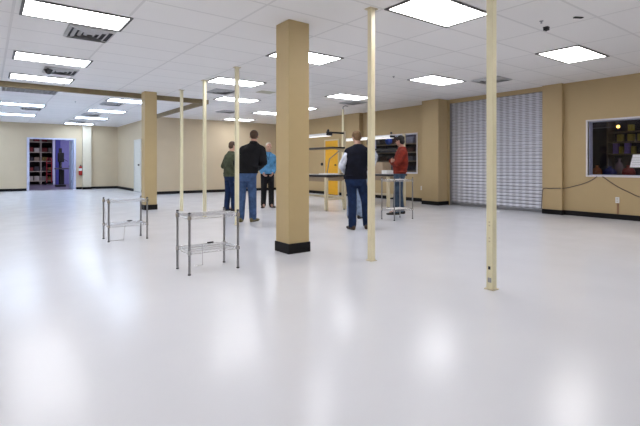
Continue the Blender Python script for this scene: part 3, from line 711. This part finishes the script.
    # shoes
    for k in (0,1):
        a=V(an[k]); a.z=0; b=MB(); yaw=feet[k][2] if len(feet[k])>2 else 0; Rz=Matrix.Rotation(yaw,3,'Z'); lift=an[k].z-.09
        for py,w_,h_ in ((-.05,.036,.055),(.0,.038,.060),(.07,.040,.045),(.13,.043,.034),(.17,.038,.028)):
            b.ell(a+Rz@V((0,py,h_*.62+.006+lift)),(w_,.052,h_*.9))
        b.tube([a+V((0,-.01,.05+lift)),a+V((0,-.01,.11+lift))],.046,12)
        s_=remesh(b,'shoe',shoe,r,.009,2,cut=[(V((0,0,.006+lift)),V((0,0,-1)))])
        R=[[a+Rz@V((math.cos(2*PI*i/20)*(.043 if math.sin(2*PI*i/20)>0 else .036),.055+math.sin(2*PI*i/20)*.140,z+lift)) for i in range(20)] for z in (.001,.018)]
        MB().rings(R).build('sole',mat('shoe_sole',(.05,.04,.035),.7,noise=.1),s_)
    # upper garment
    def top(name,m,g,z0,arm,cuts,collar=True,ag=0):
        b=MB(); T=[q for q in TR(0)]; T=[(z0-.02,rows[1][1]*wide+.004,rows[1][2]+belly*.3,*off(z0))]+[q for q in T if q[0]>z0]
        trunk(b,T,g)
        for k,s in ((0,-1),(1,1)):
            cap(b,nb+V((s*.02,-.01,-.035)),sh[k]+V((0,0,.0)),.062+g*.4,.068+g*.5)
            if arm:
                e=wr[k].lerp(el[k],.04+1-arm) if arm<=1 else wr[k]
                cap(b,sh[k],el[k],.062+g*.7+ag,.055+g*.6+ag); cap(b,el[k],e,.054+g*.6+ag,.040+g*.5+ag)
                b.ell(sh[k].lerp(el[k],.55),(.064+g*.6+ag,.064+g*.6+ag,.02)); b.ell(el[k].lerp(e,.5),(.055+g*.5,.055+g*.5,.018))
            else: b.ell(sh[k]-V((s*.015,0,.01)),(.065,.075,.060))
        if collar: b.tube([nb-V((0,0,.05)),nb+V((0,.004,.036))],[.082+g*.5,.066+g*.4],16)
        if hood: b.ell(nb+V((0,-.075,-.0)),(.12,.065,.075))
        for q in range(3): b.ell((off(1.0+q*.1)[0]+(-.04,.05,-.01)[q],off(1.0+q*.1)[1]-.005,.96+q*.11),(.155*wide+g,.112+g+belly*.7,.012))
        return remesh(b,name,m,r,.011,3,cut=[(V((0,0,z0)),V((0,0,-1)))]+cuts)
    if vest:
        sl=top('shirt',shirt,.012,.93,sleeve_to,[]); top('vest',vest,.034,hem,0,[])
    else: top('jacket',shirt,.026,hem,sleeve_to,[])
    # hair
    if hairkind=='short':
        b=MB(); b.ell(hp_((0,-.014,.046)),(.084,.099,.086),HR); b.ell(hp_((0,-.045,.0)),(.074,.066,.078),HR)
        ob=remesh(b,'hair',hair,r,.009,1,cut=[(hp_((0,.075,.055)),HR@V((0,1,-.35))),(hp_((0,-.03,-.060)),HR@V((0,.5,-1)))])
    elif hairkind=='bald':
        b=MB(); b.ell(hp_((0,-.020,.020)),(.080,.086,.060),HR); b.ell(hp_((0,-.02,.048)),(.078,.090,.078),HR)
        remesh(b,'hair',hair,r,.009,1,cut=[(hp_((0,.058,.06)),HR@V((0,1,-.1))),(hp_((0,-.03,-.03)),HR@V((0,.3,-1)))])
    elif hairkind=='cap':
        b=MB(); b.ell(hp_((0,-.012,.050)),(.086,.102,.082),HR); b.ell(hp_((0,-.05,-.01)),(.075,.060,.080),HR)
        c=remesh(b,'hair',hair,r,.009,1,cut=[(hp_((0,.080,.05)),HR@V((0,1,-.3))),(hp_((0,-.03,-.075)),HR@V((0,.4,-1)))])
    if extra: extra(r, hp_, off, HR)
    return r
SK1=mat('skin_fair',(.56,.33,.24),.55,noise=.04); SK2=mat('skin_ruddy',(.50,.26,.19),.55,noise=.04)
def cloth(n,c): return mat(n,c,.85,noise=.34,nscale=11,bump=.5,bscale=26,spec=.25)
JE_L=cloth('denim_blue',(.055,.10,.22)); JE_D=cloth('denim_dark',(.010,.024,.072)); JE_P=cloth('denim_pale',(.26,.33,.46)); JE_G=cloth('denim_grey',(.055,.085,.13))
BLKJ=cloth('jacket_black',(.006,.006,.008)); OLIVE=cloth('sweater_olive',(.062,.072,.043)); BLUES=cloth('shirt_blue',(.10,.29,.52)); NAVY=cloth('vest_navy',(.005,.006,.015)); WSH=cloth('shirt_white',(.62,.66,.76)); REDJ=cloth('jacket_red',(.21,.025,.014)); BLKP=cloth('trousers_black',(.010,.010,.012)); GSH=cloth('shirt_pale_grey',(.50,.54,.62))
BRS=mat('shoe_brown',(.13,.075,.03),.5,noise=.1); BKS=mat('shoe_black',(.015,.013,.012),.45,noise=.1); TNS=mat('shoe_olive',(.16,.13,.05),.6,noise=.1); DBS=mat('shoe_dark_brown',(.045,.022,.012),.5,noise=.1)
HBR=mat('hair_brown',(.06,.03,.015),.7,noise=.25,nscale=60); HDK=mat('hair_dark',(.012,.009,.008),.7,noise=.25,nscale=60); HLB=mat('hair_light_brown',(.17,.095,.04),.7,noise=.25,nscale=60); HWH=mat('hair_white',(.66,.62,.52),.7,noise=.15,nscale=60)
def F(lx,ly,rx,ry,lyaw=.12,ryaw=-.12,kb=.02): return [((lx*.9,ly*.5+kb,.50),(lx,ly,.09),lyaw),((rx*.9,ry*.5+kb,.50),(rx,ry,.09),ryaw)]
A_FRONT=[((-.285,-.03,1.15),(-.13,.20,1.02),(1,.6,-.1),(0,-.3,-1)),((.285,-.03,1.15),(.13,.20,1.02),(-1,.6,-.1),(0,-.3,-1))]
A_DOWN=[((-.27,-.02,1.14),(-.255,.06,.90)),((.27,-.02,1.14),(.255,.06,.90))]
# heavy man in black jacket, seen from behind
def collar_shirt(r, hp_, off, HR):
    MB().tube([V((off(1.5)[0],off(1.5)[1]-.02,1.485)),V((off(1.5)[0],off(1.5)[1]-.01,1.535))],[.085,.075],16).build('collar',BLKJ,r,smooth=True)
person('broad man seen from behind in a black jacket and light blue jeans',4.02,7.72,-TH-.12,1.80,BLKJ,JE_L,TNS,SK2,HBR,
       [((-.18,-.06,1.13),(-.08,.18,1.02),(1,.6,-.1),(0,-.3,-1)),((.345,-.03,1.14),(.17,.20,1.02),(-1,.6,-.1),(0,-.3,-1))],F(-.11,-.02,.115,.03,.2,-.3),wide=1.20,lean=(.12,.07),head=(.25,-.42),hem=.93,belly=.05,extra=collar_shirt)
person('man in an olive sweater and blue jeans, partly behind a thin cream pole',4.66,9.80,-TH-.75,1.67,OLIVE,JE_D,BKS,SK1,HBR,
       [((-.25,-.03,1.14),(-.10,.20,1.10),(1,.6,.1),(0,-.3,-1)),((.25,-.03,1.14),(.12,.20,1.10),(-1,.6,.1),(0,-.3,-1))],F(-.10,-.03,.10,.05),wide=1.0,lean=(0,.03),head=(-.2,-.12),hem=.88,belly=.03)
def lanyard(r, hp_, off, HR):
    MB().tube([(-.06,.10,1.49),(-.02,.155,1.38),(.0,.165,1.30),(.02,.155,1.38),(.06,.10,1.49)],.006,8).build('lanyard',BLKP,r)
    MB().tube([V((0,.0,1.475)),V((0,.012,1.525))],[.083,.070],16).build('collar',BLUES,r,smooth=True)
person('white haired man in a light blue shirt and black trousers facing the camera',5.81,10.01,PI-TH+.25,1.68,BLUES,BLKP,DBS,SK1,HWH,
       [((-.215,-.05,1.13),(-.15,.10,.95),(.5,.5,-.6),(1,0,0)),((.215,-.05,1.13),(.15,.10,.95),(-.5,.5,-.6),(-1,0,0))],F(-.11,.0,.11,.0,.35,-.35),wide=.93,lean=(-.03,0),head=(.1,-.05),hem=.93,hairkind='bald',extra=lanyard)
person('man seen from behind in a navy vest over white sleeves and dark jeans',5.05,5.71,-TH+.05,1.70,WSH,JE_D,DBS,SK1,HLB,
       [((-.255,-.04,1.14),(-.17,.17,1.02),(.6,.9,0),(0,0,-1)),((.275,-.04,1.16),(.17,.17,1.02),(-.6,.9,0),(0,0,-1))],F(-.065,-.05,.21,.06,.35,-.35),wide=1.10,lean=(.05,.02),head=(.35,-.35),hem=.90,belly=.03,vest=NAVY)
person('man in pale jeans and grey shirt mostly hidden behind the navy vest man and pole',6.10,6.76,-TH-.5,1.66,GSH,JE_P,BKS,SK1,HBR,
       [((-.25,-.02,1.15),(-.14,.18,1.03),(1,.8,0),(0,0,-1)),((.27,.02,1.15),(.19,.18,1.02),(-.3,.9,0),(0,0,-1))],F(-.22,-.06,-.02,.04),wide=1.0,lean=(.22,.02),head=(.1,-.15),hem=.90)
person('person in a red jacket and cap dark hair standing sideways with folded arms',7.36,6.84,math.radians(50),1.76,REDJ,JE_G,BKS,SK2,HDK,
       [((-.25,.09,1.15),(.06,.165,1.16),(1,-.05,.15),(0,-1,0)),((.25,.09,1.15),(-.07,.205,1.20),(-1,-.15,.1),(0,-1,0))],F(-.10,.10,.10,-.04,.2,-.2),wide=1.02,lean=(0,-.05),head=(-.55,-.12),hem=.92,belly=.04,hairkind='cap')
